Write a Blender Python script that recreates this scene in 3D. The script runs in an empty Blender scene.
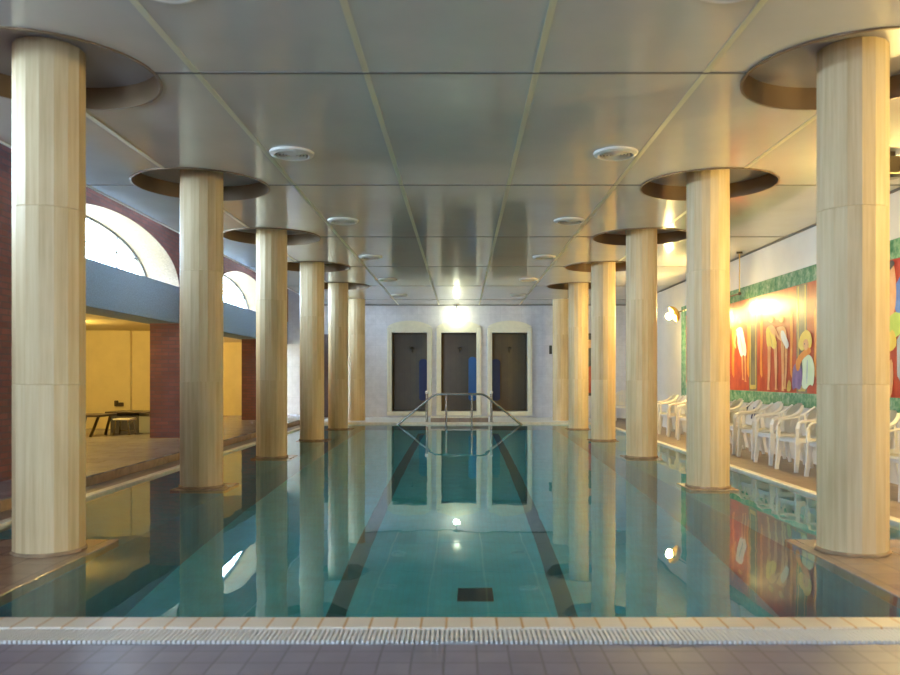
import bpy, bmesh, math, random
from mathutils import Vector, Matrix
random.seed(7)
PI = math.pi
scn = bpy.context.scene
COL = scn.collection

# ------------------------------------------------------------------ materials
def new_mat(name):
    m = bpy.data.materials.new(name); m.use_nodes = True
    nt = m.node_tree
    return m, nt, nt.nodes['Principled BSDF']

def setp(b, col=None, rough=.5, metal=0.0, spec=.5, coat=0.0):
    if col is not None: b.inputs['Base Color'].default_value = (*col, 1)
    b.inputs['Roughness'].default_value = rough
    b.inputs['Metallic'].default_value = metal
    b.inputs['Specular IOR Level'].default_value = spec
    b.inputs['Coat Weight'].default_value = coat
    b.inputs['Coat Roughness'].default_value = .08

def coords(nt, scale=(1, 1, 1), mode='xyz', rand=False):
    """object coordinates; mode 'wall' folds x+y into one axis so vertical faces tile"""
    tc = nt.nodes.new('ShaderNodeTexCoord')
    out = tc.outputs['Object']
    if mode == 'wall':
        s = nt.nodes.new('ShaderNodeSeparateXYZ'); nt.links.new(out, s.inputs[0])
        a = nt.nodes.new('ShaderNodeMath'); a.operation = 'ADD'
        nt.links.new(s.outputs['X'], a.inputs[0]); nt.links.new(s.outputs['Y'], a.inputs[1])
        c = nt.nodes.new('ShaderNodeCombineXYZ')
        nt.links.new(a.outputs[0], c.inputs['X']); nt.links.new(s.outputs['Z'], c.inputs['Y'])
        out = c.outputs[0]
    if rand:
        oi = nt.nodes.new('ShaderNodeObjectInfo')
        mu = nt.nodes.new('ShaderNodeMath'); mu.operation = 'MULTIPLY'; mu.inputs[1].default_value = 37.0
        nt.links.new(oi.outputs['Random'], mu.inputs[0])
        ad = nt.nodes.new('ShaderNodeVectorMath'); ad.operation = 'ADD'
        nt.links.new(out, ad.inputs[0]); nt.links.new(mu.outputs[0], ad.inputs[1])
        out = ad.outputs[0]
    mp = nt.nodes.new('ShaderNodeMapping'); mp.inputs['Scale'].default_value = scale
    nt.links.new(out, mp.inputs['Vector'])
    return mp.outputs[0]

def noise(nt, vec, scale, detail=4, rough=.6):
    n = nt.nodes.new('ShaderNodeTexNoise')
    n.inputs['Scale'].default_value = scale; n.inputs['Detail'].default_value = detail
    n.inputs['Roughness'].default_value = rough
    nt.links.new(vec, n.inputs['Vector'])
    return n.outputs['Fac']

def ramp(nt, fac, stops):
    r = nt.nodes.new('ShaderNodeValToRGB')
    e = r.color_ramp.elements
    while len(e) < len(stops): e.new(.5)
    for k, (p, c) in enumerate(stops):
        e[k].position = p; e[k].color = (*c, 1)
    nt.links.new(fac, r.inputs['Fac'])
    return r.outputs['Color']

def bump(nt, b, fac, strength=.2, dist=.01):
    n = nt.nodes.new('ShaderNodeBump')
    n.inputs['Strength'].default_value = strength; n.inputs['Distance'].default_value = dist
    nt.links.new(fac, n.inputs['Height']); nt.links.new(n.outputs[0], b.inputs['Normal'])

def plain(name, col, rough=.5, metal=0.0, spec=.5, coat=0.0, vary=.0, vs=8.0):
    m, nt, b = new_mat(name); setp(b, col, rough, metal, spec, coat)
    if vary:
        f = noise(nt, coords(nt), vs)
        lo = tuple(max(0, c * (1 - vary)) for c in col); hi = tuple(min(1, c * (1 + vary)) for c in col)
        nt.links.new(ramp(nt, f, [(.3, lo), (.7, hi)]), b.inputs['Base Color'])
    return m

def tiles(name, c1, c2, grout, w, h, gap, rough=.35, wall=False, offset=0.0, spec=.5, bstr=.25, coat=0.0):
    m, nt, b = new_mat(name); setp(b, c1, rough, 0, spec, coat)
    v = coords(nt, mode='wall' if wall else 'xyz')
    br = nt.nodes.new('ShaderNodeTexBrick')
    br.offset = offset; br.squash = 1
    br.inputs['Color1'].default_value = (*c1, 1); br.inputs['Color2'].default_value = (*c2, 1)
    br.inputs['Mortar'].default_value = (*grout, 1)
    br.inputs['Scale'].default_value = 1; br.inputs['Mortar Size'].default_value = gap
    br.inputs['Brick Width'].default_value = w; br.inputs['Row Height'].default_value = h
    br.inputs['Mortar Smooth'].default_value = .3
    nt.links.new(v, br.inputs['Vector'])
    f = noise(nt, coords(nt), 5.0)
    mx = nt.nodes.new('ShaderNodeMix'); mx.data_type = 'RGBA'; mx.blend_type = 'MULTIPLY'
    mx.inputs['Factor'].default_value = .5
    nt.links.new(br.outputs['Color'], mx.inputs[6])
    nt.links.new(ramp(nt, f, [(.3, (.65, .65, .65)), (.7, (1, 1, 1))]), mx.inputs[7])
    nt.links.new(mx.outputs[2], b.inputs['Base Color'])
    if bstr:
        inv = nt.nodes.new('ShaderNodeMath'); inv.operation = 'SUBTRACT'; inv.inputs[0].default_value = 1
        nt.links.new(br.outputs['Fac'], inv.inputs[1]); bump(nt, b, inv.outputs[0], bstr, .004)
    return m

def stone(name, lo, mid, hi):
    m, nt, b = new_mat(name); setp(b, mid, .5, 0, .35)
    f1 = noise(nt, coords(nt, (26, 26, .9), rand=True), 1.0, 6, .65)
    f2 = noise(nt, coords(nt, (3, 3, 1.2), rand=True), 1.0, 3, .5)
    a = nt.nodes.new('ShaderNodeMath'); a.operation = 'MULTIPLY_ADD'; a.inputs[1].default_value = .6
    nt.links.new(f1, a.inputs[0])
    s = nt.nodes.new('ShaderNodeMath'); s.operation = 'MULTIPLY'; s.inputs[1].default_value = .4
    nt.links.new(f2, s.inputs[0]); nt.links.new(s.outputs[0], a.inputs[2])
    nt.links.new(ramp(nt, a.outputs[0], [(.36, lo), (.5, mid), (.64, hi)]), b.inputs['Base Color'])
    bump(nt, b, f1, .12, .004)
    return m

def emit(name, col, strength):
    m, nt, b = new_mat(name); setp(b, (0, 0, 0), .5)
    b.inputs['Emission Color'].default_value = (*col, 1); b.inputs['Emission Strength'].default_value = strength
    return m

M = {}
M['column'] = stone('travertine', (.54, .38, .19), (.65, .49, .265), (.73, .58, .34))
M['plinth'] = plain('wet_brown_stone', (.36, .25, .15), .2, vary=.25)
M['brick'] = tiles('dark_red_brick', (.20, .085, .08), (.27, .11, .10), (.15, .10, .10), .24, .068, .008, .75, True, .5, .3, .5)
M['beam'] = plain('blue_grey_granite_render', (.24, .35, .52), .7, vary=.3, vs=60)
M['tan'] = plain('tan_stucco', (.27, .195, .125), .8, vary=.18, vs=30)
M['white_wall'] = tiles('white_tiled_wall', (.72, .71, .74), (.76, .75, .77), (.64, .63, .66), .30, .30, .004, .45, True, 0, .4, .05)
M['right_wall'] = plain('warm_white_plaster', (.80, .76, .68), .5, vary=.04, vs=2)
M['deck'] = tiles('slate_tile', (.21, .19, .25), (.26, .235, .29), (.15, .135, .16), .137, .137, .006, .38, False, 0, .5, .3)
M['slate'] = tiles('slate_paving', (.28, .275, .31), (.36, .35, .38), (.20, .19, .21), .5, .3, .006, .26, False, .5, .5, .25)
M['brown_floor'] = tiles('brown_paving', (.27, .19, .13), (.33, .24, .17), (.2, .15, .11), .25, .25, .005, .4, False, 0, .5, .2)
M['ledge'] = tiles('brown_ledge_tile', (.33, .22, .15), (.38, .27, .18), (.24, .17, .12), .25, .25, .006, .16, False, 0, .4, .1)
M['curb'] = plain('cream_curb_stone', (.78, .72, .58), .4, vary=.12, vs=10)
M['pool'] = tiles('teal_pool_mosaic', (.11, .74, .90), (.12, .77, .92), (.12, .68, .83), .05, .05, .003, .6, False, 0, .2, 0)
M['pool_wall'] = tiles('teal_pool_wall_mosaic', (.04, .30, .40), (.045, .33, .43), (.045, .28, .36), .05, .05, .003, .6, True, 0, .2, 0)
M['lane'] = plain('dark_lane_tile', (.05, .20, .24), .6)
M['black'] = plain('black_plastic', (.02, .02, .022), .4)
M['grate'] = plain('white_grate_plastic', (.74, .73, .70), .45)
M['steel'] = plain('stainless_steel', (.36, .33, .29), .25, 1.0)
M['ceil'] = plain('lacquered_ceiling_panel', (.55, .525, .48), .11, 0, .5, vary=.06, vs=1.2)
M['strip'] = plain('pale_yellow_ceiling_strip', (.60, .57, .40), .4)
M['seam'] = plain('dark_ceiling_seam', (.13, .12, .11), .6)
M['recess'] = plain('grey_recess_panel', (.30, .28, .29), .3)
M['rim'] = plain('bronze_recess_rim', (.16, .10, .05), .35, .3)
M['void'] = plain('white_void_plaster', (.82, .82, .84), .7)
M['cream'] = plain('cream_door_moulding', (.80, .76, .58), .4, vary=.05)
M['alcove'] = tiles('brown_alcove_panelling', (.13, .085, .022), (.15, .10, .026), (.09, .06, .016), .17, 3.0, .004, .35, True, 0, .4, .2)
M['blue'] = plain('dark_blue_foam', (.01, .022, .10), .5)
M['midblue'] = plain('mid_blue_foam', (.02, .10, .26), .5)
M['lounge'] = plain('cream_lounge_plaster', (.78, .68, .40), .7, vary=.05, vs=3)
M['wood'] = plain('dark_wood', (.07, .05, .04), .4, vary=.3)
M['counter'] = plain('dark_counter_front', (.06, .06, .075), .5, vary=.2)
M['counter_side'] = plain('grey_counter_side', (.33, .36, .36), .5)
M['chair'] = plain('white_moulded_plastic', (.76, .73, .66), .32, 0, .5)
M['brass'] = plain('brass', (.70, .47, .14), .35, .45)
M['dark_metal'] = plain('dark_bronze_metal', (.10, .075, .045), .4, .8)
M['louvre'] = plain('white_ceiling_diffuser', (.62, .58, .50), .4)
M['frame'] = plain('dark_window_frame', (.10, .09, .09), .5)
M['door'] = plain('dark_brown_door', (.10, .055, .045), .4, vary=.2)
M['white'] = plain('white_paint', (.85, .84, .80), .4)
M['bulb_warm'] = emit('warm_bulb', (1.0, .74, .25), 760)
M['bulb_cool'] = emit('white_bulb', (.95, 1.0, .72), 50)
M['bulb_lounge'] = emit('yellow_lounge_globe', (1.0, .66, .18), 260)

# marble border of the mural
m, nt, b = new_mat('green_marble'); setp(b, (.2, .4, .25), .15, 0, .5)
f = noise(nt, coords(nt, (1, 1, 1)), 9, 8, .75)
nt.links.new(ramp(nt, f, [(.32, (.03, .16, .08)), (.5, (.16, .36, .20)), (.6, (.33, .50, .33)), (.72, (.62, .70, .55))]), b.inputs['Base Color'])
M['marble'] = m
def paint(name, lo, hi, s=6):
    m, nt, b = new_mat(name); setp(b, lo, .33, 0, .5)
    f = noise(nt, coords(nt, (1, 1, .6)), s, 5, .6)
    nt.links.new(ramp(nt, f, [(.35, lo), (.65, hi)]), b.inputs['Base Color'])
    return m
P = {
    'red': paint('mural_red', (.42, .042, .016), (.60, .10, .03)),
    'grey': paint('mural_grey_brown', (.13, .11, .08), (.24, .20, .13)),
    'gold': paint('mural_gold', (.55, .38, .08), (.70, .52, .14)),
    'flesh': paint('mural_flesh', (.72, .32, .12), (.85, .50, .25)),
    'yellow': paint('mural_yellow', (.80, .55, .06), (.85, .68, .18)),
    'white': paint('mural_white', (.72, .74, .74), (.85, .85, .80)),
    'pale': paint('mural_pale_green', (.62, .75, .45), (.75, .82, .60)),
    'violet': paint('mural_violet', (.14, .09, .26), (.30, .20, .40)),
    'orange': paint('mural_orange', (.80, .24, .03), (.85, .36, .06)),
    'blue': paint('mural_blue', (.05, .14, .50), (.10, .24, .62)),
    'lime': paint('mural_lime', (.42, .58, .08), (.60, .70, .14)),
    'steel': paint('mural_blue_grey', (.30, .38, .44), (.50, .56, .60)),
    'dark': paint('mural_dark', (.05, .045, .05), (.10, .09, .09)),
}
# edge tiles of the pool with rusty joints
m, nt, b = new_mat('cream_edge_tile'); setp(b, (.7, .62, .5), .4)
br = nt.nodes.new('ShaderNodeTexBrick'); br.offset = 0
br.inputs['Color1'].default_value = (.66, .58, .46, 1); br.inputs['Color2'].default_value = (.72, .64, .52, 1)
br.inputs['Mortar'].default_value = (.55, .30, .10, 1); br.inputs['Scale'].default_value = 1
br.inputs['Mortar Size'].default_value = .008; br.inputs['Mortar Smooth'].default_value = .6
br.inputs['Brick Width'].default_value = .12; br.inputs['Row Height'].default_value = .5
nt.links.new(coords(nt), br.inputs['Vector']); nt.links.new(br.outputs['Color'], b.inputs['Base Color'])
M['edge'] = m
# water: one refracting surface
m = bpy.data.materials.new('pool_water'); m.use_nodes = True; nt = m.node_tree
nt.nodes.remove(nt.nodes['Principled BSDF'])
g = nt.nodes.new('ShaderNodeBsdfGlass'); g.inputs['IOR'].default_value = 1.33; g.inputs['Roughness'].default_value = 0.0
g.inputs['Color'].default_value = (.89, .97, 1.0, 1)
f = noise(nt, coords(nt, (1, .45, 1)), 2.2, 2, .5)
bp = nt.nodes.new('ShaderNodeBump'); bp.inputs['Strength'].default_value = .10; bp.inputs['Distance'].default_value = .02
nt.links.new(f, bp.inputs['Height']); nt.links.new(bp.outputs[0], g.inputs['Normal'])
nt.links.new(g.outputs[0], nt.nodes['Material Output'].inputs['Surface'])
M['water'] = m
# window glass: clear sheet
m = bpy.data.materials.new('window_glass'); m.use_nodes = True; nt = m.node_tree
nt.nodes.remove(nt.nodes['Principled BSDF'])
t = nt.nodes.new('ShaderNodeBsdfTransparent'); t.inputs['Color'].default_value = (.95, .97, .97, 1)
gl = nt.nodes.new('ShaderNodeBsdfGlossy'); gl.inputs['Roughness'].default_value = .02
mx = nt.nodes.new('ShaderNodeMixShader'); mx.inputs[0].default_value = .06
nt.links.new(t.outputs[0], mx.inputs[1]); nt.links.new(gl.outputs[0], mx.inputs[2])
nt.links.new(mx.outputs[0], nt.nodes['Material Output'].inputs['Surface'])
M['glass'] = m

# ------------------------------------------------------------------ mesh helpers
class MB:
    def __init__(self): self.bm = bmesh.new()
    def box(self, x0, x1, y0, y1, z0, z1, bev=0.0, mi=0, xf=None):
        v = [self.bm.verts.new((x, y, z)) for x in (x0, x1) for y in (y0, y1) for z in (z0, z1)]
        q = [(0, 1, 3, 2), (4, 6, 7, 5), (0, 4, 5, 1), (2, 3, 7, 6), (0, 2, 6, 4), (1, 5, 7, 3)]
        fs = [self.bm.faces.new([v[i] for i in f]) for f in q]
        for f in fs: f.material_index = mi
        if bev:
            es = list({e for f in fs for e in f.edges})
            r = bmesh.ops.bevel(self.bm, geom=es, offset=bev, segments=2, affect='EDGES', profile=.5)
            v = list({w for f in r['faces'] for w in f.verts} | {w for w in v if w.is_valid})
        if xf is not None:
            for w in v: w.co = xf @ w.co
        return self
    def poly(self, pts, mi=0):
        f = self.bm.faces.new([self.bm.verts.new(p) for p in pts]); f.material_index = mi
        return self
    def prism(self, pts, d, mi=0):
        """extrude closed outline pts by vector d"""
        d = Vector(d); a = [self.bm.verts.new(p) for p in pts]; b = [self.bm.verts.new(Vector(p) + d) for p in pts]
        n = len(pts); fs = [self.bm.faces.new(a[::-1]), self.bm.faces.new(b)]
        for i in range(n): fs.append(self.bm.faces.new((a[i], a[(i + 1) % n], b[(i + 1) % n], b[i])))
        for f in fs: f.material_index = mi
        return self
    def lathe(self, prof, c=(0, 0, 0), seg=32, caps=True, mi=0, xf=None):
        """prof: (radius, z) list"""
        rings = []
        for r, z in prof:
            ring = []
            for k in range(seg):
                a = 2 * PI * k / seg
                p = Vector((c[0] + r * math.cos(a), c[1] + r * math.sin(a), c[2] + z))
                if xf is not None: p = xf @ p
                ring.append(self.bm.verts.new(p))
            rings.append(ring)
        for a, b in zip(rings, rings[1:]):
            for k in range(seg):
                f = self.bm.faces.new((a[k], a[(k + 1) % seg], b[(k + 1) % seg], b[k])); f.material_index = mi
        if caps:
            self.bm.faces.new(rings[0][::-1]).material_index = mi; self.bm.faces.new(rings[-1]).material_index = mi
        return self
    def tube(self, pts, r, seg=10, mi=0, radii=None):
        pts = [Vector(p) for p in pts]; rings = []
        for i, p in enumerate(pts):
            t = (pts[min(i + 1, len(pts) - 1)] - pts[max(i - 1, 0)]).normalized()
            u = t.cross(Vector((0, 0, 1)))
            if u.length < 1e-3: u = t.cross(Vector((0, 1, 0)))
            u.normalize(); w = u.cross(t); rr = radii[i] if radii else r
            rings.append([self.bm.verts.new(p + u * rr * math.cos(2 * PI * k / seg) + w * rr * math.sin(2 * PI * k / seg)) for k in range(seg)])
        for a, b in zip(rings, rings[1:]):
            for k in range(seg): self.bm.faces.new((a[k], a[(k + 1) % seg], b[(k + 1) % seg], b[k])).material_index = mi
        self.bm.faces.new(rings[0][::-1]).material_index = mi; self.bm.faces.new(rings[-1]).material_index = mi
        return self
    def bar(self, pts, w, h, up=(0, 0, 1), mi=0):
        """rectangular section swept along pts; w, h may be lists"""
        pts = [Vector(p) for p in pts]; rings = []
        for i, p in enumerate(pts):
            t = (pts[min(i + 1, len(pts) - 1)] - pts[max(i - 1, 0)]).normalized()
            s = t.cross(Vector(up)); s.normalize(); n = s.cross(t)
            ww = (w[i] if isinstance(w, (list, tuple)) else w) / 2; hh = (h[i] if isinstance(h, (list, tuple)) else h) / 2
            rings.append([self.bm.verts.new(p + s * a * ww + n * b_ * hh) for a, b_ in ((-1, -1), (1, -1), (1, 1), (-1, 1))])
        for a, b in zip(rings, rings[1:]):
            for k in range(4): self.bm.faces.new((a[k], a[(k + 1) % 4], b[(k + 1) % 4], b[k])).material_index = mi
        self.bm.faces.new(rings[0][::-1]); self.bm.faces.new(rings[-1])
        return self
    def sphere(self, c, r, mi=0, sc=(1, 1, 1)):
        g = bmesh.ops.create_uvsphere(self.bm, u_segments=20, v_segments=12, radius=r)
        for v in g['verts']: v.co = Vector((v.co.x * sc[0], v.co.y * sc[1], v.co.z * sc[2])) + Vector(c)
        return self
    def build(self, name, mats, parent=None, smooth=False, loc=None, normals=True):
        if normals: bmesh.ops.recalc_face_normals(self.bm, faces=self.bm.faces)
        me = bpy.data.meshes.new(name); self.bm.to_mesh(me); self.bm.free()
        for mt in (mats if isinstance(mats, (list, tuple)) else [mats]): me.materials.append(mt)
        if smooth:
            for p in me.polygons: p.use_smooth = True
            try: me.set_sharp_from_angle(angle=math.radians(38))
            except Exception: pass
        o = bpy.data.objects.new(name, me); COL.objects.link(o)
        if parent: o.parent = parent
        if loc: o.location = loc
        return o

def tag(o, label, cat, group=None, kind=None):
    o['label'] = label; o['category'] = cat
    if group: o['group'] = group
    if kind: o['kind'] = kind
    return o
def empty(name, loc, label, cat, rz=0, group=None):
    o = bpy.data.objects.new(name, None); COL.objects.link(o); o.empty_display_size = .1
    o.location = loc; o.rotation_euler = (0, 0, rz)
    return tag(o, label, cat, group)
def struct(o, label=None, cat=None):
    o['kind'] = 'structure'
    if label: o['label'] = label
    if cat: o['category'] = cat
    return o
def copy_tree(o, parent=None):
    c = o.copy(); COL.objects.link(c)
    if parent: c.parent = parent
    for ch in o.children: copy_tree(ch, c)
    return c

# ------------------------------------------------------------------ dimensions (water surface z = 0)
CEIL = 3.27; BACK = 22.8; FRONT = -4.0
WR = 4.90                      # right wall
COLX = 2.743; COLY = [5.40 + 3.16 * k for k in range(6)]
HOLE = .705
CEDGE = -3.98                  # left edge of the hung ceiling
AF = -4.93; AB = -5.53         # arcade front / back planes
STEP = -4.0; UP = .11          # raised left floor
IN = 2.43; OUT = 3.58          # inner pool wall, curb line
PN, PF = 3.86, 19.9            # near and far pool ends
BIGX = -12.0

# ------------------------------------------------------------------ floors and pool shell
struct(MB().box(-6.2, WR, FRONT, 3.52, -.15, 0.0).build('floor', M['deck']), 'purple grey tiled deck in the foreground at the near end of the pool', 'floor')
f2 = MB(); f2.box(OUT + .10, WR, 3.52, BACK, -.15, 0.0)
struct(f2.build('floor_right', M['brown_floor']), 'brown walkway along the right wall under the white chairs', 'floor')
f3 = MB(); f3.box(STEP, -OUT - .10, 3.52, BACK, -.15, 0.0)
struct(f3.build('floor_left', M['brown_floor']), 'narrow brown paving strip between the left curb and the step', 'floor')
f4 = MB(); f4.box(BIGX, STEP, 3.52, BACK + 1, -.15, UP, 0)
struct(f4.build('floor_raised', M['slate']), 'raised grey slate floor behind the left columns', 'floor')
struct(MB().box(STEP, STEP + .012, 3.52, BACK, -.02, UP - .012).build('trim_12', M['plinth']), 'dark brown riser of the step along the raised floor', 'step riser')
f5 = MB(); f5.box(-OUT - .1, OUT + .1, PF + .12, BACK, -.15, .03)
struct(f5.build('floor_back', M['white']), 'pale deck strip at the far end of the pool', 'floor')
e = MB()
e.box(-OUT - .10, -OUT, PN, PF, -.3, .025, .008); e.box(OUT, OUT + .10, PN, PF, -.3, .025, .008)
e.box(-OUT - .10, OUT + .10, PF, PF + .12, -.3, .045, .008)
struct(e.build('trim_1', M['curb']), 'cream stone curb around the water', 'curb')
e = MB(); e.box(-OUT - .10, OUT + .10, 3.70, PN, -.3, .018, .006)
struct(e.build('trim_2', M['edge']), 'cream edge tiles with rusty joints at the near pool end', 'curb')
# gutter channel and its grate
struct(MB().box(-OUT - .1, OUT + .1, 3.52, 3.70, -.15, -.06).build('trim_3', M['black']), 'dark gutter channel under the grate', 'gutter')
g = MB()
n = 330; x0, x1 = -OUT - .08, OUT + .08
for k in range(n):
    x = x0 + (x1 - x0) * k / n
    g.box(x, x + .0125, 3.525, 3.695, -.025, .012)
g.box(x0, x1, 3.523, 3.530, -.03, -.004); g.box(x0, x1, 3.688, 3.698, -.03, .008); g.box(x0, x1, 3.605, 3.617, -.03, .004)
gr = g.build('gutter_grate', M['grate']); tag(gr, 'white slatted gutter grate running along the near pool edge', 'grate')

p = MB()
p.box(-IN, IN, PN, PF, -2.2, -2.0)                                         # deep floor
struct(p.build('floor_pool', M['pool']), 'teal mosaic floor of the deep pool', 'pool floor')
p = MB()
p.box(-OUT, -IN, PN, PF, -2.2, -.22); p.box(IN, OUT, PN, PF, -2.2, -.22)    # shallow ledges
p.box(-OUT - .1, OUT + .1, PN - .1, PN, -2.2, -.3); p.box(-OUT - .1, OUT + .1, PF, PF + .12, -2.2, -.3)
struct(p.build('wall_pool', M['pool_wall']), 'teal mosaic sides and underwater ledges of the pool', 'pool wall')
p = MB(); 
for s in (-1, 1):
    a, b = sorted((s * OUT, s * (IN + .0)))
    p.box(a, b, PN, 5.77, -.22, .006, .006)
struct(p.build('floor_ledge', M['ledge']), 'brown tiled ledges awash at the two near pool corners', 'ledge')
for s in (-1, 1):
    l = MB(); l.box(s * .88 - .075, s * .88 + .075, PN + .6, PF - 1.0, -2.0, -1.996)
    struct(l.build('trim_%d' % (5 + s), M['lane']), '%s dark lane line on the pool floor' % ('left' if s < 0 else 'right'), 'lane line')
d = MB(); d.box(.04, .33, 6.28, 6.56, -2.0, -1.985, .004)
for k in range(6): d.box(.06 + .043 * k, .085 + .043 * k, 6.3, 6.54, -1.985, -1.98)
tag(d.build('drain_cover', M['black']), 'dark square drain cover on the pool floor near the camera', 'drain')
w = MB(); w.poly([(-OUT, PN, 0), (OUT, PN, 0), (OUT, PF, 0), (-OUT, PF, 0)])
tag(w.build('pool_water', M['water'], normals=False), 'still teal water filling the long indoor pool', 'water', kind='stuff')

# ------------------------------------------------------------------ ceiling with round recesses
c = MB()
def hole_cell(mb, cx, cy, x0, x1, y0, y1, z):
    angs = {2 * PI * k / 64 for k in range(64)}
    for x in (x0, x1):
        for y in (y0, y1): angs.add(math.atan2(y - cy, x - cx) % (2 * PI))
    angs = sorted(angs); inn, outn = [], []
    for a in angs:
        ca, sa = math.cos(a), math.sin(a); t = 1e9
        if ca > 1e-9: t = min(t, (x1 - cx) / ca)
        if ca < -1e-9: t = min(t, (x0 - cx) / ca)
        if sa > 1e-9: t = min(t, (y1 - cy) / sa)
        if sa < -1e-9: t = min(t, (y0 - cy) / sa)
        inn.append((cx + HOLE * ca, cy + HOLE * sa, z)); outn.append((cx + t * ca, cy + t * sa, z))
    iv = [mb.bm.verts.new(p) for p in inn]; ov = [mb.bm.verts.new(p) for p in outn]; n = len(angs)
    for k in range(n): mb.bm.faces.new((iv[k], ov[k], ov[(k + 1) % n], iv[(k + 1) % n]))
c.poly([(-1.8, FRONT, CEIL), (1.8, FRONT, CEIL), (1.8, BACK, CEIL), (-1.8, BACK, CEIL)])
for s in (-1, 1):
    xa, xb = (-3.6, -1.8) if s < 0 else (1.8, 3.6)
    for k in range(5): hole_cell(c, s * COLX, COLY[k], xa, xb, COLY[k] - 1.58, COLY[k] + 1.58, CEIL)
    for ya, yb in ((FRONT, COLY[0] - 1.58), (COLY[4] + 1.58, BACK)):
        c.poly([(xa, ya, CEIL), (xb, ya, CEIL), (xb, yb, CEIL), (xa, yb, CEIL)])
for xa, xb in ((CEDGE, -3.6), (3.6, WR)):
    c.poly([(xa, FRONT, CEIL), (xb, FRONT, CEIL), (xb, BACK, CEIL), (xa, BACK, CEIL)])
for f in c.bm.faces:
    f.normal_update()
    if f.normal.z > 0: f.normal_flip()
struct(c.build('ceiling', M['ceil'], normals=False), 'glossy panelled ceiling above the pool', 'ceiling')
t = MB()
t.box(CEDGE - .03, CEDGE, FRONT, BACK, CEIL - .01, 4.3)
struct(t.build('trim_7', M['void']), 'white fascia along the left edge of the ceiling', 'fascia')
struct(MB().box(AB - .3, CEDGE, FRONT, BACK + 1, 4.3, 4.4).build('ceiling_left', M['void']), 'white upper roof over the arcade', 'ceiling')
struct(MB().box(CEDGE, WR, FRONT, BACK, 3.6, 3.7).build('ceiling_slab', M['recess']), 'grey slab above the hung ceiling', 'ceiling')
# recess rims and discs
t = MB(); dsc = MB()
for s in (-1, 1):
    for k in range(5):
        cx, cy = s * COLX, COLY[k]
        prof = [(HOLE, CEIL - .012), (HOLE + .02, CEIL - .012), (HOLE + .02, 3.425), (HOLE, 3.425), (HOLE, CEIL - .012)]
        t.lathe(prof, (cx, cy, 0), 64, caps=False)
        dsc.lathe([(HOLE + .02, 3.425), (HOLE + .02, 3.445)], (cx, cy, 0), 64)
struct(t.build('trim_8', M['rim'], smooth=True), 'bronze rims of the round ceiling recesses', 'trim')
struct(dsc.build('ceiling_recess', M['recess']), 'grey discs inside the round ceiling recesses', 'ceiling')
# seams and strips
t = MB()
for x in (-1.74, -.58, .58, 1.74): t.box(x - .021, x + .021, FRONT, BACK, CEIL - .004, CEIL + .002)
for x in (-2.90, 2.90):
    h = math.sqrt(HOLE ** 2 - (abs(x) - COLX) ** 2) + .02; ys = [FRONT] + [v for y in COLY[:5] for v in (y - h, y + h)] + [BACK]
    for a, b in zip(ys[::2], ys[1::2]): t.box(x - .022, x + .022, a, b, CEIL - .004, CEIL + .002)
struct(t.build('trim_9', M['strip']), 'pale yellow joint strips running the length of the ceiling', 'trim')
t = MB()
for y in COLY + [COLY[0] - 3.16]:
    holes = y < 20.5 and y > 3
    xs = [CEDGE, -COLX - HOLE - .02, -COLX + HOLE + .02, COLX - HOLE - .02, COLX + HOLE + .02, WR] if holes else [CEDGE, WR]
    for a, b in zip(xs[::2], xs[1::2]): t.box(a, b, y - .014, y + .014, CEIL - .005, CEIL + .002)
t.box(CEDGE, WR, BACK - .04, BACK, CEIL - .02, CEIL); t.box(WR - .03, WR, FRONT, BACK, CEIL - .02, CEIL)
struct(t.build('trim_10', M['seam']), 'dark cross seams between the ceiling panels', 'trim')

# ------------------------------------------------------------------ columns
ORD = ['nearest the camera', 'second from the camera', 'third from the camera', 'fourth from the camera', 'fifth from the camera', 'farthest from the camera']
def make_column(top):
    r = .226; parts = []
    zs = [.004, 1.14, 2.32, top]
    def prof(a, b):
        return [(r - .004, a), (r, a + .004), (r, b - .004), (r - .004, b)]
    return [(prof(zs[k], zs[k + 1])) for k in range(3)]
def column(x, y, top, label, rot):
    o = empty('stone_column', (x, y, 0), label, 'column', rot, 'stone columns beside the pool')
    for pr in make_column(top):
        MB().lathe(pr, seg=16).build('drum', M['column'], o)
    MB().lathe([(.236, .004), (.240, .010), (.240, .022), (.230, .028)], seg=16).build('base_ring', M['plinth'], o)
    return o
for s, side in ((-1, 'left'), (1, 'right')):
    for k, y in enumerate(COLY):
        top = 3.425 if k < 5 else CEIL
        o = column(s * COLX, y, top, 'fluted travertine column in the %s row, %s' % (side, ORD[k]), PI / 16)
        if 0 < k < 5:
            MB().box(-.25 if s < 0 else -.27, .33 if s < 0 else .25, -.26, .28, -.22, .005, .006).build('plinth', M['plinth'], o).rotation_euler = (0, 0, -PI / 16)
        elif k == 5:
            MB().box(-.28, .28, -.28, .28, -.02, .028).build('plinth', M['plinth'], o).rotation_euler = (0, 0, -PI / 16)
# solid ground under the farthest pair
t = MB()
for s in (-1, 1):
    a, b = sorted((s * 2.0, s * 3.5))

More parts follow.
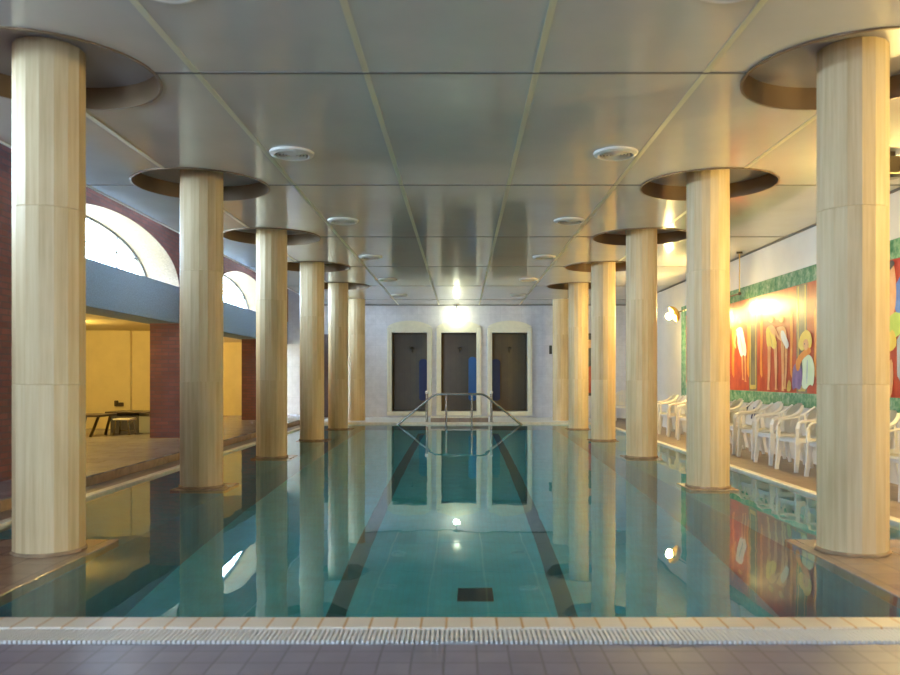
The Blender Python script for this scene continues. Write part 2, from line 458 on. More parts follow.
# ------------------------------------------------------------------ left arcade
def arch_z(u, c0, a, zb, h):
    q = 1 - ((u - c0) / a) ** 2
    return zb + h * math.sqrt(max(q, 0))
ZB = 2.78; AH = .80; ATOP = 4.3
ARCH = [(5.2, 2.2), (11.57, 2.42), (18.3, 2.40)]  # first arch is out of view, added to light the left column faces
def arcade_wall():
    mb = MB(); segs = 40
    y = FRONT
    for c0, a in ARCH:
        mb.box(AB, AF, y, c0 - a, 2.78, ATOP)
        us = [c0 - a * math.cos(PI * k / segs) for k in range(segs + 1)]
        for u0, u1 in zip(us, us[1:]):
            z0, z1 = arch_z(u0, c0, a, ZB, AH), arch_z(u1, c0, a, ZB, AH)
            for X, fl in ((AF, 1), (AB, -1)):
                mb.poly([(X, u0, z0), (X, u1, z1), (X, u1, ATOP), (X, u0, ATOP)], 0)
            mb.poly([(AF, u0, z0), (AB, u0, z0), (AB, u1, z1), (AF, u1, z1)], 1)
        y = c0 + a
    mb.box(AB, AF, y, BACK + 1, 2.78, ATOP)
    return mb
struct(arcade_wall().build('wall_left', [M['brick'], M['tan']]), 'brick arcade wall with tan arch reveals above the beam', 'wall')
bm_ = MB(); bm_.box(AB, AF, 9.2, BACK, 2.14, 2.78)
struct(bm_.build('trim_11', M['beam']), 'blue grey rendered beam under the arched windows', 'beam')
struct(MB().box(AB, AF, FRONT, 9.2, UP - .1, 2.78).build('wall_left_low', M['brick']), 'brick wall below the nearest arch', 'wall')
PX0, PX1 = -5.45, -4.68
for i, (a, b, lab) in enumerate(((7.55, 9.25, 'nearest, at the left edge of the view'), (14.0, 15.6, 'between the two lounge openings'), (19.84, 21.4, 'farthest, past the second lounge opening'))):
    pr = MB().box(PX0, PX1, a, b, UP - .01, ATOP)
    if i == 2: pr.bm.free(); pr = MB().box(PX0, PX1, a, b, UP - .01, 2.139)
    tag(pr.build('brick_pier', M['brick']), 'dark red brick pier %s' % lab, 'pier', 'brick piers of the left arcade')
# arched windows at the back of the reveals
for i, (c0, a) in enumerate(ARCH):
    fm = MB(); X0, X1 = AB + .0, AB + .05; n = 40
    def pt(k, sc): 
        th = PI * k / n
        return c0 - a * sc * math.cos(th), ZB + AH * (1 - (1 - sc) * 2.2) * math.sin(th)
    for k in range(n):
        (u0, z0), (u1, z1) = pt(k, 1), pt(k + 1, 1); (v0, w0), (v1, w1) = pt(k, .982), pt(k + 1, .982)
        fm.prism([(X0, u0, z0), (X0, u1, z1), (X0, v1, w1), (X0, v0, w0)], (.05, 0, 0))
    fm.box(X0, X1, c0 - a, c0 + a, ZB, ZB + .03)
    for q in (-.5, 0, .5):
        u = c0 + q * a; fm.box(X0 + .01, X1 - .01, u - .012, u + .012, ZB + .03, arch_z(u, c0, a, ZB, AH) - .02)
    hw = a * math.sqrt(1 - (.42 / AH) ** 2); fm.box(X0 + .01, X1 - .01, c0 - hw + .03, c0 + hw - .03, ZB + .41, ZB + .43)
    fo = struct(fm.build('window_%d' % (i + 1), M['frame']), '%s arched window above the beam' % ['nearest', 'second', 'far'][i], 'window')
    gp = MB(); gp.poly([(X0 + .025, c0 - a * math.cos(PI * k / n), ZB + AH * math.sin(PI * k / n)) for k in range(n + 1)])
    gp.build('window_pane', M['glass'], fo)

# ------------------------------------------------------------------ lounge behind the arcade
L = MB(); L.box(BIGX, -6.85, 16.5, 16.6, UP, 2.2); L.box(-6.95, -6.85, 16.6, 16.62, UP, 2.2); L.box(-6.95, AB, 16.60, 16.70, UP, 2.2)
struct(L.build('wall_lounge', M['lounge']), 'yellow lit partition wall at the end of the first lounge bay', 'wall')
L = MB(); L.box(BIGX, AB, 22.2, 22.3, UP, 2.2); L.box(BIGX - .1, BIGX, 3.52, BACK, UP, 2.2); L.box(BIGX, AB, 8.9, 9.0, UP, 2.2)
struct(L.build('wall_lounge_far', M['lounge']), 'yellow wall at the far end of the second lounge bay', 'wall')
struct(MB().box(BIGX, AB, 8.9, 22.3, 2.16, 2.26).build('ceiling_lounge', M['lounge']), 'low cream ceiling of the lounge', 'ceiling')
tb = empty('low_table', (-7.15, 14.5, UP), 'dark low folding table against the yellow lounge wall', 'table')
MB().box(-.75, .75, -.35, .35, .36, .40, .006).build('tabletop', M['wood'], tb)
for sx in (-.55, .1, .55):
    for sy in (-1, 1): MB().bar([(sx, sy * .3, 0), (sx + .12, sy * .24, .365)], .035, .035, (0, 1, 0)).build('leg', M['dark_metal'], tb)
ct = empty('low_counter', (-6.73, 15.6, UP), 'dark low counter with a grey side at the end of the lounge', 'counter')
MB().box(0, .55, -.3, .3, 0, .38, .004).build('body', M['counter'], ct)
MB().box(.552, .80, -.29, .3, 0, .38, .004).build('side_panel', M['counter_side'], ct)
MB().box(-.08, .84, -.36, .34, .38, .41, .006).build('worktop', M['wood'], ct)
st = empty('low_stool', (-6.22, 14.75, UP), 'small pale stool in front of the low counter', 'stool')
MB().box(-.16, .16, -.15, .15, .28, .31, .008).build('seat', M['white'], st)
for sx in (-1, 1):
    for sy in (-1, 1): MB().bar([(sx * .15, sy * .13, 0), (sx * .11, sy * .10, .28)], .022, .022, (0, 1, 0)).build('leg', M['steel'], st)
MB().box(-.14, .14, .12, .14, .06, .08).build('stretcher', M['steel'], st)
tag(MB().box(-7.16, -7.09, 16.44, 16.5, .58, .70, .01).box(-7.08, -6.98, 16.44, 16.5, .58, .66, .01).build('wall_socket', M['wood']), 'small brown fitting on the yellow wall above the counter', 'fitting')
for x, y, lab in ((-6.95, 13.6, 'first'), (-7.4, 19.6, 'second')):
    lo = empty('globe_lamp', (x, y, 2.16), 'yellow ceiling globe lamp in the %s lounge bay' % lab, 'lamp')
    MB().lathe([(.09, -.03), (.09, 0)], seg=24).build('mount', M['brass'], lo)
    MB().sphere((0, 0, -.13), .11).build('globe', M['bulb_lounge'], lo, smooth=True)

# ------------------------------------------------------------------ right wall, back wall, front wall
struct(MB().box(WR, WR + .2, FRONT, BACK, -.1, 3.7).build('wall_right', M['right_wall']), 'warm white wall behind the chairs and mural', 'wall')
DOORX = [(-1.43, 1.02), (-.005, 1.02), (1.463, 1.02)]     # alcove centres (world x)
zs0, zs1 = .20, 2.47
bw = MB(); xs = []
for x, wd in DOORX: xs += [x - wd / 2, x + wd / 2]
edges = [-5.6] + xs + [WR]
for a, b in zip(edges[::2], edges[1::2]): bw.box(a, b, BACK, BACK + .15, 0, 4.3)
for x, wd in DOORX:
    bw.box(x - wd / 2, x + wd / 2, BACK, BACK + .15, zs1, 4.3); bw.box(x - wd / 2, x + wd / 2, BACK, BACK + .15, 0, zs0)
struct(bw.build('wall_back', M['white_wall']), 'pale lilac white tiled wall at the far end', 'wall')
names = ['left', 'middle', 'right']
for i, (x, wd) in enumerate(DOORX):
    fr_ = MB(); h = wd / 2; o_ = h + .135; y0, y1 = BACK - .07, BACK + .02
    fr_.box(x - o_, x - h, y0, y1, .08, zs1 + .14, .008); fr_.box(x + h, x + o_, y0, y1, .08, zs1 + .14, .008)
    fr_.box(x - o_, x + o_, y0 - .03, y1, .08, zs0, .01)
    pts = [(x - h - .0, y0, zs1), (x + h, y0, zs1), (x + h, y0, zs1 + .14)]
    pts += [(x + o_ * math.cos(th), y0, zs1 + .14 + .20 * math.sin(th) ** 1.3) for th in [PI * k / 16 for k in range(1, 16)]] + [(x - h, y0, zs1 + .14)]
    fr_.prism(pts, (0, y1 - y0, 0))
    for s in (-1, 1): fr_.box(x + s * (h + .09) - .035, x + s * (h + .09) + .035, y0 - .02, y0 + .01, .2, zs1 + .1, .006)
    fo = struct(fr_.build('door_%d' % (i + 1), M['cream']), '%s arched cream doorway in the far wall' % names[i], 'doorway')
    ln = MB(); dp = .75
    ln.box(x - h - .02, x + h + .02, BACK + dp, BACK + dp + .02, zs0 - .02, zs1 + .1)
    ln.box(x - h - .02, x - h, BACK + .15, BACK + dp, zs0, zs1 + .1); ln.box(x + h, x + h + .02, BACK + .15, BACK + dp, zs0, zs1 + .1)
    ln.box(x - h, x + h, BACK + .15, BACK + dp, zs0 - .02, zs0); ln.box(x - h, x + h, BACK + .15, BACK + dp, zs1 + .02, zs1 + .1)
    ln.build('alcove_lining', M['alcove'], fo)
    # shower head on the back of the alcove
    sh = empty('shower_head', (x + .03, BACK + dp, 2.05), 'small dark shower head in the %s alcove' % names[i], 'shower head')
    MB().tube([(0, 0, -.12), (0, -.06, -.05), (0, -.16, 0)], .014).build('arm', M['dark_metal'], sh, smooth=True)
    MB().lathe([(.02, .03), (.06, -.01), (.06, -.03)], (0, -.17, 0), 16).build('spray_plate', M['dark_metal'], sh, smooth=True)
def slab(name, x, wd, y, z0, z1, mt, label):
    mb = MB(); n = 10; r = wd / 2; pts = [(x - r, y, z0 + .05), (x - r + .05, y, z0), (x + r - .05, y, z0), (x + r, y, z0 + .05)]
    pts += [(x + r * math.cos(PI * k / n), y, z1 - r * .8 + r * .8 * math.sin(PI * k / n)) for k in range(n + 1)]
    mb.prism(pts, (0, .06, 0))
    return tag(mb.build(name, mt), label, 'float mat', 'blue float mats in the alcoves')
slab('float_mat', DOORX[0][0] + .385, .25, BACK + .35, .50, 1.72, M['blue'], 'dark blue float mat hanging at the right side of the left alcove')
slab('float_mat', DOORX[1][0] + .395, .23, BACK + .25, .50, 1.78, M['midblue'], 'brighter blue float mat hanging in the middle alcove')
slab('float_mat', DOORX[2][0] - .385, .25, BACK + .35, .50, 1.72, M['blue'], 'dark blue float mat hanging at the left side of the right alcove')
# lamp above the middle doorway
wl = empty('wall_lamp', (-.07, BACK - .22, CEIL), 'bright bare bulb lamp above the middle doorway', 'lamp')
MB().lathe([(.09, -.05), (.10, -.03), (.10, 0)], seg=24).build('mount', M['steel'], wl, smooth=True)
MB().tube([(0, 0, -.05), (0, 0, -.24)], .012).build('stem', M['steel'], wl, smooth=True)
MB().sphere((0, 0, -.33), .085).build('bulb', M['bulb_cool'], wl, smooth=True)
# small things on the back wall
tag(MB().box(2.60, 2.68, BACK - .04, BACK, 1.85, 2.10, .008).build('wall_box', M['black']), 'small black box on the far wall by the farthest right column', 'wall box')
tag(MB().box(-2.83, -2.73, BACK - .03, BACK, 1.82, 2.02, .008).build('wall_notice', M['counter_side']), 'small pale grey plate on the far wall by the farthest left column', 'plate')
tag(MB().box(-2.80, -2.75, BACK - .03, BACK, 1.68, 1.74, .006).build('wall_switch', M['black']), 'tiny dark switch under the pale plate on the far wall', 'switch')
dd = MB(); dd.box(-4.35, -3.45, BACK - .06, BACK, .03, 2.42, .006)
do = struct(dd.build('door_4', M['door']), 'dark brown door in the far wall behind the left columns', 'door')
MB().box(-3.60, -3.55, BACK - .12, BACK - .06, 1.0, 1.12, .01).build('door_handle', M['brass'], do)
pt_ = empty('wall_painting', (3.80, BACK, 1.15), 'tall dark and red painting on the far wall behind the right columns', 'painting')
pfr = MB().box(-.45, .45, -.05, 0, -.5, 1.3, .008).build('frame', M['wood'], pt_)
pm = MB(); pm.box(-.40, .40, -.056, -.05, -.45, 1.25, 0, 0)
pm.poly([(-.4, -.058, -.42), (.4, -.058, -.42), (.4, -.058, .25), (.1, -.058, .40), (-.4, -.058, .2)], 1)
pm.poly([(-.3, -.058, .85), (.25, -.058, .9), (.2, -.058, 1.1), (-.2, -.058, 1.12)], 2)
pm.build('canvas', [P['dark'], P['red'], P['flesh']], pfr)

# front wall behind the photographer, with an unseen window added for daylight fill
fw = MB(); wins = [(-3.7, -1.9)]
ed = [AB] + [v for w_ in wins for v in w_] + [WR + .2]
for a, b in zip(ed[::2], ed[1::2]): fw.box(a, b, FRONT - .2, FRONT, -.1, 4.3)
for a, b in wins: fw.box(a, b, FRONT - .2, FRONT, 2.9, 4.3); fw.box(a, b, FRONT - .2, FRONT, -.1, .35)
struct(fw.build('wall_front', M['brick']), 'brick wall at the near end with an added daylight window', 'wall')
for i, (a, b) in enumerate(wins):
    fm = MB(); y0, y1 = FRONT - .12, FRONT - .06
    for x in (a, (a + b) / 2 - .02, b - .04): fm.box(x, x + .04, y0, y1, .35, 2.9)
    for z in (.35, 1.9, 2.86): fm.box(a, b, y0, y1, z, z + .04)
    fo = struct(fm.build('window_%d' % (i + 4), M['white']), 'tall unseen window %s at the near end wall, added for daylight fill' % ['on the left', 'on the right'][i], 'window')
    MB().poly([(a, FRONT - .09, .35), (b, FRONT - .09, .35), (b, FRONT - .09, 2.9), (a, FRONT - .09, 2.9)]).build('window_pane', M['glass'], fo)

# ------------------------------------------------------------------ mural on the right wall
CAMX, CAMZ, F, VX, HY = .072, 1.19, 790.0, 461.5, 377.0
MX = WR - .03
def mu(px, py):
    d = (MX - CAMX) * F / (px - VX)
    return d, CAMZ + (HY - py) * d / F
mur = empty('wall_mural', (WR, 11.5, 0), 'long red figure mural in a green marble border on the right wall', 'mural')
Y0, Y1, Z0, Z1 = 6.2, 17.25, .76, 2.72
bd = MB(); bd.box(WR - .03, WR, Y0, Y1, Z0, Z0 + .20, .004); bd.box(WR - .03, WR, Y0, Y1, Z1 - .22, Z1, .004)
bd.box(WR - .03, WR, Y1 - .35, Y1, Z0 + .2, Z1 - .22); bd.box(WR - .03, WR, Y0, Y0 + .35, Z0 + .2, Z1 - .22)
ob = bd.build('marble_border', M['marble']); ob.parent = mur; ob.matrix_parent_inverse = Matrix.Translation((-WR, -11.5, 0))
keys = list(P.keys()); mi = {k: i for i, k in enumerate(keys)}
pn = MB(); pn.box(WR - .025, WR, Y0 + .35, Y1 - .35, Z0 + .2, Z1 - .22, 0, mi['red'])
lay = [WR - .0255]
def fig(col, pts, world=False, mb=None):
    lay[0] -= .0002
    q = pts if world else [mu(*p_) for p_ in pts]
    ys = [a for a, _ in q]
    q = [(min(max(a, Y0 + .36), Y1 - .36), min(max(z, Z0 + .205), Z1 - .225)) for a, z in q]
    pn.poly([(lay[0], a, z) for a, z in q], mi[col])
def smooth_poly(pts, it=1):
    for _ in range(it):
        o = []
        for i in range(len(pts)):
            a, b = pts[i], pts[(i + 1) % len(pts)]
            o += [(a[0] * .75 + b[0] * .25, a[1] * .75 + b[1] * .25), (a[0] * .25 + b[0] * .75, a[1] * .25 + b[1] * .75)]
        pts = o
    return pts
def sf(col, pts): fig(col, smooth_poly(pts))
def standing(y, robe, skin, hair, h=1.32, zb=1.0, wd=.30, flip=1):
    """a plain painted standing figure"""
    lay[0] -= .0002
    def q(col, pts): fig(col, smooth_poly([(y + flip * a, zb + z * h) for a, z in pts]), True)
    q(skin, [(-.10, 0), (-.02, 0), (-.02, .42), (-.11, .42)]); q(skin, [(.03, 0), (.11, 0), (.10, .42), (.02, .42)])
    q(robe, [(-wd * .55, .22), (wd * .5, .25), (wd * .42, .62), (wd * .3, .80), (-wd * .3, .80), (-wd * .5, .6)])
    q(skin, [(wd * .3, .78), (wd * .7, .6), (wd * .9, .70), (wd * .75, .54), (wd * .4, .5)])
    q(skin, [(-.07, .82), (.06, .82), (.07, .97), (-.06, .98)])
    q(hair, [(-.09, .88), (-.03, .93), (.08, .92), (.07, 1.02), (-.07, 1.03)])
def pillar_band(px0, px1, py0, py1):
    a, b = mu(px0, py0)[0], mu(px1, py0)[0]; zlo, zhi = Z0 + .2, Z1 - .22
    fig('grey', [(a + .06, zlo), (b - .06, zlo), (b - .06, zhi), (a + .06, zhi)], True)
    lay[0] -= .0002
    fig('gold', [(a, zlo + .03), (b, zlo + .03), (b, zlo + .1), (a, zlo + .1)], True)
    for u in (a, b): fig('gold', [(u - .02, zlo + .05), (u + .02, zlo + .05), (u + .02, zhi - .02), (u - .02, zhi - .02)], True)
pillar_band(750, 755.5, 300, 390)
pillar_band(798, 805, 292, 392)
a, b = mu(798, 300)[0], mu(805, 300)[0]
# white robed figure at left
def head(x, y, r, hair, skin='flesh'):
    fig(hair, [(x + r * 1.12 * math.cos(t), y - .15 * r - 1.55 * r * math.sin(t)) for t in [2 * PI * k / 14 for k in range(14)]])
    fig(skin, [(x - r * .12 + r * .72 * math.cos(t), y + .25 * r + 1.05 * r * math.sin(t)) for t in [2 * PI * k / 12 for k in range(12)]])
def leg_(x0, y0, x1, y1, w=1.3, col='flesh'):
    xm, ym = x0 * .5 + x1 * .5 + .35, y0 * .5 + y1 * .5
    sf(col, [(x0 - w, y0), (x0 + w, y0), (xm + w * .75, ym - 4), (xm + w * .8, ym + 4), (x1 + w * .45, y1 - 2), (x1 + w * 1.3, y1), (x1 - w * .9, y1), (x1 - w * .45, y1 - 3), (xm - w * .7, ym + 5), (xm - w * .8, ym - 5)])
for xx, c_ in ((733, 'orange'), (748, 'orange'), (761, 'orange'), (791, 'orange'), (815, 'orange')):   # paler drapery bands behind the figures
    sf(c_, [(xx - 1.6, 372), (xx - .5, 340), (xx - 1.6, 312), (xx + 1.2, 306), (xx + 1.9, 335), (xx + .8, 362), (xx + 1.4, 380)])
leg_(741.3, 350, 742.6, 380, 1.1); leg_(744.4, 350, 745.3, 382, 1.1)
sf('white', [(735, 331), (738, 327.5), (741.5, 327), (743, 331), (744.2, 338), (746.6, 349), (745.8, 357), (743, 354.5), (741, 357.5), (739, 351), (737.4, 344), (737.6, 337)])
sf('steel', [(739, 334), (740, 334), (743.5, 352), (742.4, 353)]); sf('flesh', [(735.5, 330), (737, 332), (735, 342), (736.5, 348), (735, 349), (733.6, 342)])
head(740.2, 321, 1.9, 'gold')
# pair with yellow drape and white cloth
leg_(769.2, 342, 768.2, 390, 1.7); leg_(775, 342, 776, 390, 1.8); leg_(782.4, 340, 782.6, 391, 1.7); leg_(786.4, 342, 784.8, 389, 1.5)
sf('flesh', [(767, 326), (774, 325), (776, 333), (775, 342), (768, 342), (766.5, 334)])
sf('yellow', [(766, 329), (768.5, 326), (771, 333), (775, 336), (777.5, 345), (774, 350), (770, 345), (767.5, 348), (766.3, 339)])
sf('gold', [(769, 332), (770, 332), (773, 346), (772, 347)])
sf('flesh', [(776, 328), (779, 326.5), (784, 326), (786.5, 331), (787, 341), (780, 342), (779, 334)])
sf('flesh', [(773.5, 328), (775, 327), (779, 337), (782, 336), (782, 338.5), (778, 340)])
sf('white', [(780.5, 331), (783.5, 330), (786, 336), (789.6, 345), (786.5, 350), (783.5, 343), (781.5, 340)])
head(771, 319.5, 2.3, 'gold'); head(781.5, 319.5, 2.2, 'gold')
sf('gold', [(787, 386), (789, 379), (791.5, 383), (791, 391), (787, 392)])
# crouching figure in pale green and violet
sf('violet', [(792.5, 372), (794, 365), (799, 361), (802, 368), (803, 380), (800, 391), (796, 387), (793, 391), (792, 382)])
sf('pale', [(802, 357), (806, 354), (811, 355), (814, 362), (815, 372), (813.5, 387), (810, 384), (806, 390), (801.5, 387), (803, 374)])
sf('steel', [(807, 360), (808, 360), (807.5, 384), (806.5, 384)])
sf('orange', [(795.5, 366), (797, 358), (802, 352), (808, 347), (811, 348), (811.5, 353), (806, 356), (801, 362), (800, 369), (797.5, 372)])
sf('yellow', [(798.5, 346), (800, 337), (803, 332), (807, 329.5), (811, 333), (812.5, 341), (811, 349), (807, 346), (803, 351), (800.5, 350)])
sf('flesh', [(803, 345), (804, 340), (807, 338.5), (809, 343), (808.5, 349), (805, 351)])
sf('dark', [(804.3, 343.6), (805.2, 343.2), (805.2, 344.2), (804.4, 344.6)])
# seated figure at the right edge
sf('blue', [(893, 290), (905, 268), (935, 270), (938, 315), (912, 330), (897, 318)])
sf('flesh', [(888, 268), (893, 262), (896, 272), (897, 300), (893, 320), (888, 316)])
sf('dark', [(887, 266), (892, 259), (896, 263), (893, 267), (889, 272)])
sf('lime', [(888, 318), (898, 310), (908, 322), (898, 338), (888, 338)])
sf('yellow', [(888, 334), (894, 328), (898, 344), (892, 352), (887, 350)])
sf('steel', [(897, 322), (935, 330), (940, 398), (898, 394)])
sf('flesh', [(889, 362), (893, 358), (894, 378), (892, 398), (888, 396)])
standing(16.5, 'steel', 'flesh', 'gold'); standing(15.6, 'yellow', 'flesh', 'dark', 1.3); standing(14.75, 'white', 'flesh', 'gold', 1.35, flip=-1)
standing(10.25, 'steel', 'flesh', 'gold', 1.35); standing(9.5, 'white', 'flesh', 'dark', 1.3, flip=-1); standing(7.1, 'pale', 'flesh', 'gold', 1.3)
fig('grey', [(15.95, Z0 + .2), (16.13, Z0 + .2), (16.13, Z1 - .22), (15.95, Z1 - .22)], True)
for f in pn.bm.faces:
    if len(f.verts) > 4 or abs(f.normal.x) >= 0:
        f.normal_update()
pnl = pn.build('painted_panel', [P[k] for k in keys]); pnl.parent = mur; pnl.matrix_parent_inverse = Matrix.Translation((-WR, -11.5, 0))
tag(MB().box(WR - .03, WR, 12.95, 13.3, .50, .74, .006).build('wall_plate', M['blue']), 'dark blue plate on the right wall just below the mural, behind the chairs', 'plate')

# ------------------------------------------------------------------ hanging lamps by the mural
def hang_lamp(y, label):
    o = empty('hanging_lamp', (WR - .20, y, CEIL), label, 'lamp', 0, 'brass lamps hanging by the mural')
    MB().lathe([(.05, -.03), (.05, 0)], seg=20).build('ceiling_rose', M['dark_metal'], o, smooth=True)
    MB().tube([(0, 0, -.02), (0, 0, -.70)], .010).build('rod', M['brass'], o, smooth=True)
    MB().tube([(.01, -.03, -.687), (-.19, .80, -.755)], .014).sphere((0, 0, -.69), .03).build('arm', M['dark_metal'], o, smooth=True)
    R = Matrix.Translation((-.25, .84, -.78)) @ Matrix.Rotation(math.radians(62), 4, 'Y')
    n = 9; outer = [(.17 * math.sin(PI / 2 * k / n) + .004, .12 * math.cos(PI / 2 * k / n)) for k in range(n + 1)]
    inner = [(r - .006 if r > .012 else .004, z - .008) for r, z in outer[::-1]]
    shd = MB().lathe(outer + inner, seg=28, caps=False, xf=R).build('lamp_shade', M['brass'], o, smooth=True)
    q = R @ Vector((0, 0, -.095))
    MB().tube([R @ Vector((0, 0, .10)), R @ Vector((0, 0, -.04))], .02).build('socket', M['dark_metal'], shd, smooth=True)
    MB().sphere(q, .065).build('bulb', M['bulb_warm'], shd, smooth=True)
    return o
for y, lab in ((3.55, 'brass shell lamp on the right wall nearest the pool end by the camera'), (6.5, 'brass shell lamp just off the right edge of the view, by the near mural end'), (13.15, 'brass shell lamp on a rod glaring on the mural, middle of the row'), (15.5, 'brass shell lamp hanging by the far end of the mural')):
    hang_lamp(y, lab)
sp = empty('ceiling_unit', (4.05, 7.3, CEIL), 'dark unit fixed under the ceiling beside the nearest right column', 'ceiling unit')
MB().box(-.02, .02, -.02, .02, -.06, 0).build('bracket', M['dark_metal'], sp)
MB().box(-.13, .13, -.10, .10, -.22, -.06, .015).build('housing', M['dark_metal'], sp)
MB().lathe([(.06, -.245), (.07, -.22)], seg=20).build('grille', M['black'], sp)

# ------------------------------------------------------------------ round ceiling diffusers
def diffuser(x, y, label):
    o = empty('ceiling_diffuser', (x, y, CEIL), label, 'ceiling diffuser', 0, 'round diffusers on the ceiling')
    MB().lathe([(.205, 0), (.20, -.02), (.165, -.035), (.150, -.028), (.150, 0)], seg=40, caps=False).build('rim', M['louvre'], o, smooth=True)
    mb = MB()
    for r in (.135, .105, .075, .045): mb.lathe([(r, -.012), (r - .004, -.03), (r - .016, -.03), (r - .012, -.012), (r, -.012)], seg=32, caps=False)
    mb.lathe([(.02, -.03), (.02, -.01)], seg=20)
    mb.build('louvre', M['louvre'], o, smooth=True)
    MB().lathe([(.15, -.006), (.15, -.001)], seg=32).build('back_plate', M['seam'], o)
PL = ['nearest', 'second', 'third', 'fourth', 'fifth', 'farthest']
for s, side in ((-1, 'left'), (1, 'right')):
    for k in range(6):
        diffuser(s * 1.50 + (-.0 if s > 0 else 0), 4.16 + 3.16 * k, 'round white diffuser in the %s ceiling row, %s from the camera' % (side, PL[k]))

# ------------------------------------------------------------------ far steps and handrail
sb = empty('pool_step', (.02, 20.3, .03), 'low step block with cream top in front of the middle doorway', 'step')
MB().box(-.74, .74, -.06, .25, 0, .11, .008).build('riser', M['brown_floor'], sb)
MB().box(-.745, .745, -.07, .26, .11, .15, .01).build('tread', M['curb'], sb)
hr = empty('pool_handrail', (0.02, 19.72, 0), 'stainless handrail with sloping ends at the far pool steps', 'handrail')
def arc(p0, p1, p2, r=.12, n=5):
    p0, p1, p2 = map(Vector, (p0, p1, p2)); a = p1 + (p0 - p1).normalized() * r; b = p1 + (p2 - p1).normalized() * r
    return [(a * (1 - t) ** 2 + p1 * 2 * t * (1 - t) + b * t ** 2) for t in [k / n for k in range(n + 1)]]
A, B_, C_, D_ = (-1.64, 0, -.08), (-.62, 0, .76), (.62, 0, .76), (1.64, 0, -.08)
MB().tube([A] + arc(A, B_, C_) + arc(B_, C_, D_) + [D_], .028, 12).build('rail', M['steel'], hr, smooth=True)
for x in (-.33, .31): MB().tube([(x, 0, .75), (x, 0, -1.9)], .024, 12).build('post', M['steel'], hr, smooth=True)
for x, s in ((-.81, 'left'), (.83, 'right')):
    po = empty('steel_post', (x, 20.09, .03), 'short steel post on the %s side of the far step' % s, 'post')
    MB().tube([(0, 0, 0), (0, 0, .74)], .034, 14).build('shaft', M['steel'], po, smooth=True)
    MB().lathe([(.034, .74), (.04, .75), (.04, .79), (.02, .81)], seg=16).build('cap', M['white'], po, smooth=True)
    MB().lathe([(.065, 0), (.065, .012), (.04, .02)], seg=20).build('flange', M['steel'], po, smooth=True)

# ------------------------------------------------------------------ white plastic chairs (front = +x)
def make_chair(label):
    o = empty('plastic_armchair', (0, 0, 0), label, 'chair', 0, 'white chairs along the right wall')
    # seat: dished plate with apron
    mb = MB(); nx, ny = 8, 8; vs = []
    for i in range(nx + 1):
        row = []
        for j in range(ny + 1):
            u, v = i / nx, j / ny * 2 - 1
            x = -.21 + .44 * u; y = v * (.235 + .02 * u) * (1 - .12 * max(0, u - .8) * 5 * v * v)
            z = .425 - .018 * (1 - v * v) * (1 - u) - .03 * max(0, u - .85) / .15 * .6
            row.append(mb.bm.verts.new((x, y, z)))
        vs.append(row)
    fs = [mb.bm.faces.new((vs[i][j], vs[i + 1][j], vs[i + 1][j + 1], vs[i][j + 1])) for i in range(nx) for j in range(ny)]
    bmesh.ops.solidify(mb.bm, geom=fs, thickness=.014)
    for a, b in (((-.2, -.235), (.21, -.25)), ((.21, -.25), (.21, .25)), ((.21, .25), (-.2, .235))):
        mb.bar([(a[0], a[1], .395), (b[0], b[1], .395)], .010, .055)
    mb.build('seat', M['chair'], o, smooth=True)
    # backrest: bowed oval shell with upright slots
    mb = MB(); nu, nv = 13, 10; vs = []
    for j in range(nv + 1):
        v = j / nv; row = []
        wv = .205 + .04 * math.sin(PI * min(v * 1.1, 1) * .8)
        if v > .62: wv *= math.sqrt(max(.0, 1 - ((v - .62) / .40) ** 2)) * .999 + .001
        for i in range(nu + 1):
            u = i / nu * 2 - 1
            row.append(mb.bm.verts.new((-.20 - .11 * v + .055 * u * u * (wv / .24) ** 2, u * wv, .43 + .40 * v)))
        vs.append(row)
    fs = []
    for j in range(nv):
        for i in range(nu):
            if i in (3, 5, 7, 9) and 2 <= j <= 6: continue
            fs.append(mb.bm.faces.new((vs[j][i], vs[j][i + 1], vs[j + 1][i + 1], vs[j + 1][i])))
    bmesh.ops.solidify(mb.bm, geom=fs, thickness=.012)
    mb.build('backrest', M['chair'], o, smooth=True)
    for s in (-1, 1):
        mb = MB()
        path = [(-.27, s * .17, .80), (-.235, s * .225, .76), (-.17, s * .262, .705), (-.08, s * .275, .665), (.04, s * .280, .645), (.14, s * .280, .640), (.195, s * .276, .615), (.215, s * .268, .55), (.215, s * .258, .42)]
        mb.bar(path, [.03, .04, .05, .055, .055, .055, .055, .05, .05], [.018, .02, .02, .02, .02, .02, .022, .026, .03], (0, s * .25, 1) )
        mb.bar([(-.2, s * .245, .42), (-.185, s * .262, .56), (-.165, s * .265, .70)], [.04, .035, .03], .016, (0, 1, 0))
        mb.build('armrest', M['chair'], o, smooth=True)
        MB().bar([(.20, s * .245, .43), (.215, s * .258, .2), (.235, s * .27, 0)], [.075, .058, .045], [.045, .038, .032], (0, 1, 0)).build('leg', M['chair'], o)
        MB().bar([(-.19, s * .235, .43), (-.225, s * .245, .2), (-.27, s * .255, 0)], [.065, .052, .042], [.042, .036, .03], (0, 1, 0)).build('leg', M['chair'], o)
    return o
chair0 = make_chair(''); chair0.scale = (1, .76, 1)
chairs = [7.72, 8.5, 9.27, 10.07, 10.85, 11.62, 12.40, 13.2, 14.0, 14.8, 15.58, 16.3, 17.05]
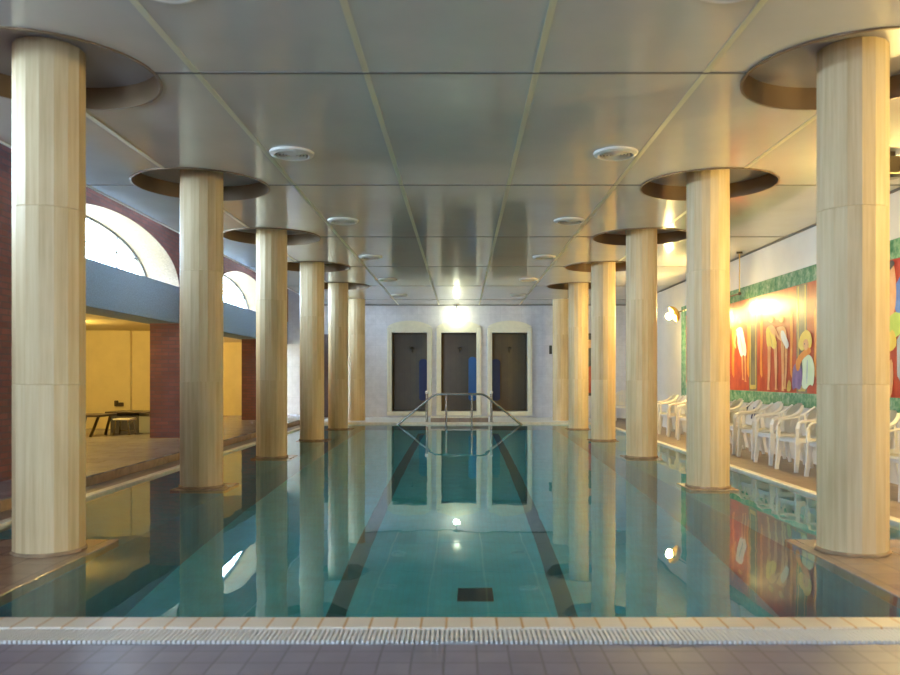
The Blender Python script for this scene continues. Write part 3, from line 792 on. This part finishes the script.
where = ['nearest the camera, at the right edge of the view', 'second from the camera, behind the nearest right column', 'third from the camera, behind the nearest right column',
         'just past the nearest right column, fourth from the camera', 'fifth from the camera, second to the left of the nearest right column', 'sixth from the camera, third to the left of the nearest right column',
         'seventh from the camera, in front of the dark blue wall plate', 'eighth from the camera, partly behind the second right column', 'ninth from the camera, behind the second right column',
         'tenth from the camera, behind the second right column', 'eleventh from the camera, beyond the second right column', 'twelfth from the camera, beyond the second right column', 'last of the row, against the plain wall beyond the mural']
rng = random.Random(3)
for i, y in enumerate(chairs):
    o = chair0 if i == 0 else copy_tree(chair0)
    o.location = (WR - .45 + rng.uniform(-.03, .02), y, 0)
    o.rotation_euler = (0, 0, PI + math.radians(9 + rng.uniform(-4, 4)))
    o['label'] = 'white plastic armchair %s' % where[i]
o = copy_tree(chair0); o.location = (4.35, 21.1, 0); o.rotation_euler = (0, 0, PI + math.radians(70))
o['label'] = 'white plastic armchair standing apart in the far right corner'

# ------------------------------------------------------------------ light, world, camera
wd_ = bpy.data.worlds.new('sky'); scn.world = wd_; wd_.use_nodes = True
bg = wd_.node_tree.nodes['Background']; bg.inputs[0].default_value = (.57, .76, 1.0, 1); bg.inputs[1].default_value = 37.0
def portal(name, loc, rot, sx, sy):
    l = bpy.data.lights.new(name, 'AREA'); l.shape = 'RECTANGLE'; l.size = sx; l.size_y = sy; l.cycles.is_portal = True
    o = bpy.data.objects.new(name, l); COL.objects.link(o); o.location = loc; o.rotation_euler = rot
for i, (c0, a) in enumerate(ARCH):
    portal('window_daylight', (AB - .02, c0, ZB + AH / 2), (0, -PI / 2, 0), AH, 2 * a)
for a, b in wins:
    portal('window_daylight', ((a + b) / 2, FRONT - .22, 1.62), (PI / 2, 0, 0), b - a, 2.55)

cam = bpy.data.cameras.new('camera'); co = bpy.data.objects.new('camera', cam); COL.objects.link(co)
co.location = (CAMX, 0, CAMZ); co.rotation_euler = (PI / 2, 0, 0)
cam.sensor_width = 36; cam.lens = 36 * F / 900
cam.shift_x = -(VX - 450) / 900; cam.shift_y = (HY - 337.5) / 900
cam.dof.use_dof = True; cam.dof.focus_distance = 15.0; cam.dof.aperture_fstop = 2.2
cam.clip_end = 200
scn.camera = co
scn.view_settings.view_transform = 'Standard'; scn.view_settings.look = 'None'
scn.view_settings.exposure = 0.4; scn.view_settings.gamma = 1.0; scn.view_settings.use_curve_mapping = False
cy = scn.cycles
cy.use_denoising = True; cy.max_bounces = 14; cy.diffuse_bounces = 7; cy.glossy_bounces = 6; cy.transmission_bounces = 10; cy.transparent_max_bounces = 12
cy.sample_clamp_indirect = 6.0; cy.caustics_refractive = True; cy.caustics_reflective = True; cy.blur_glossy = .3
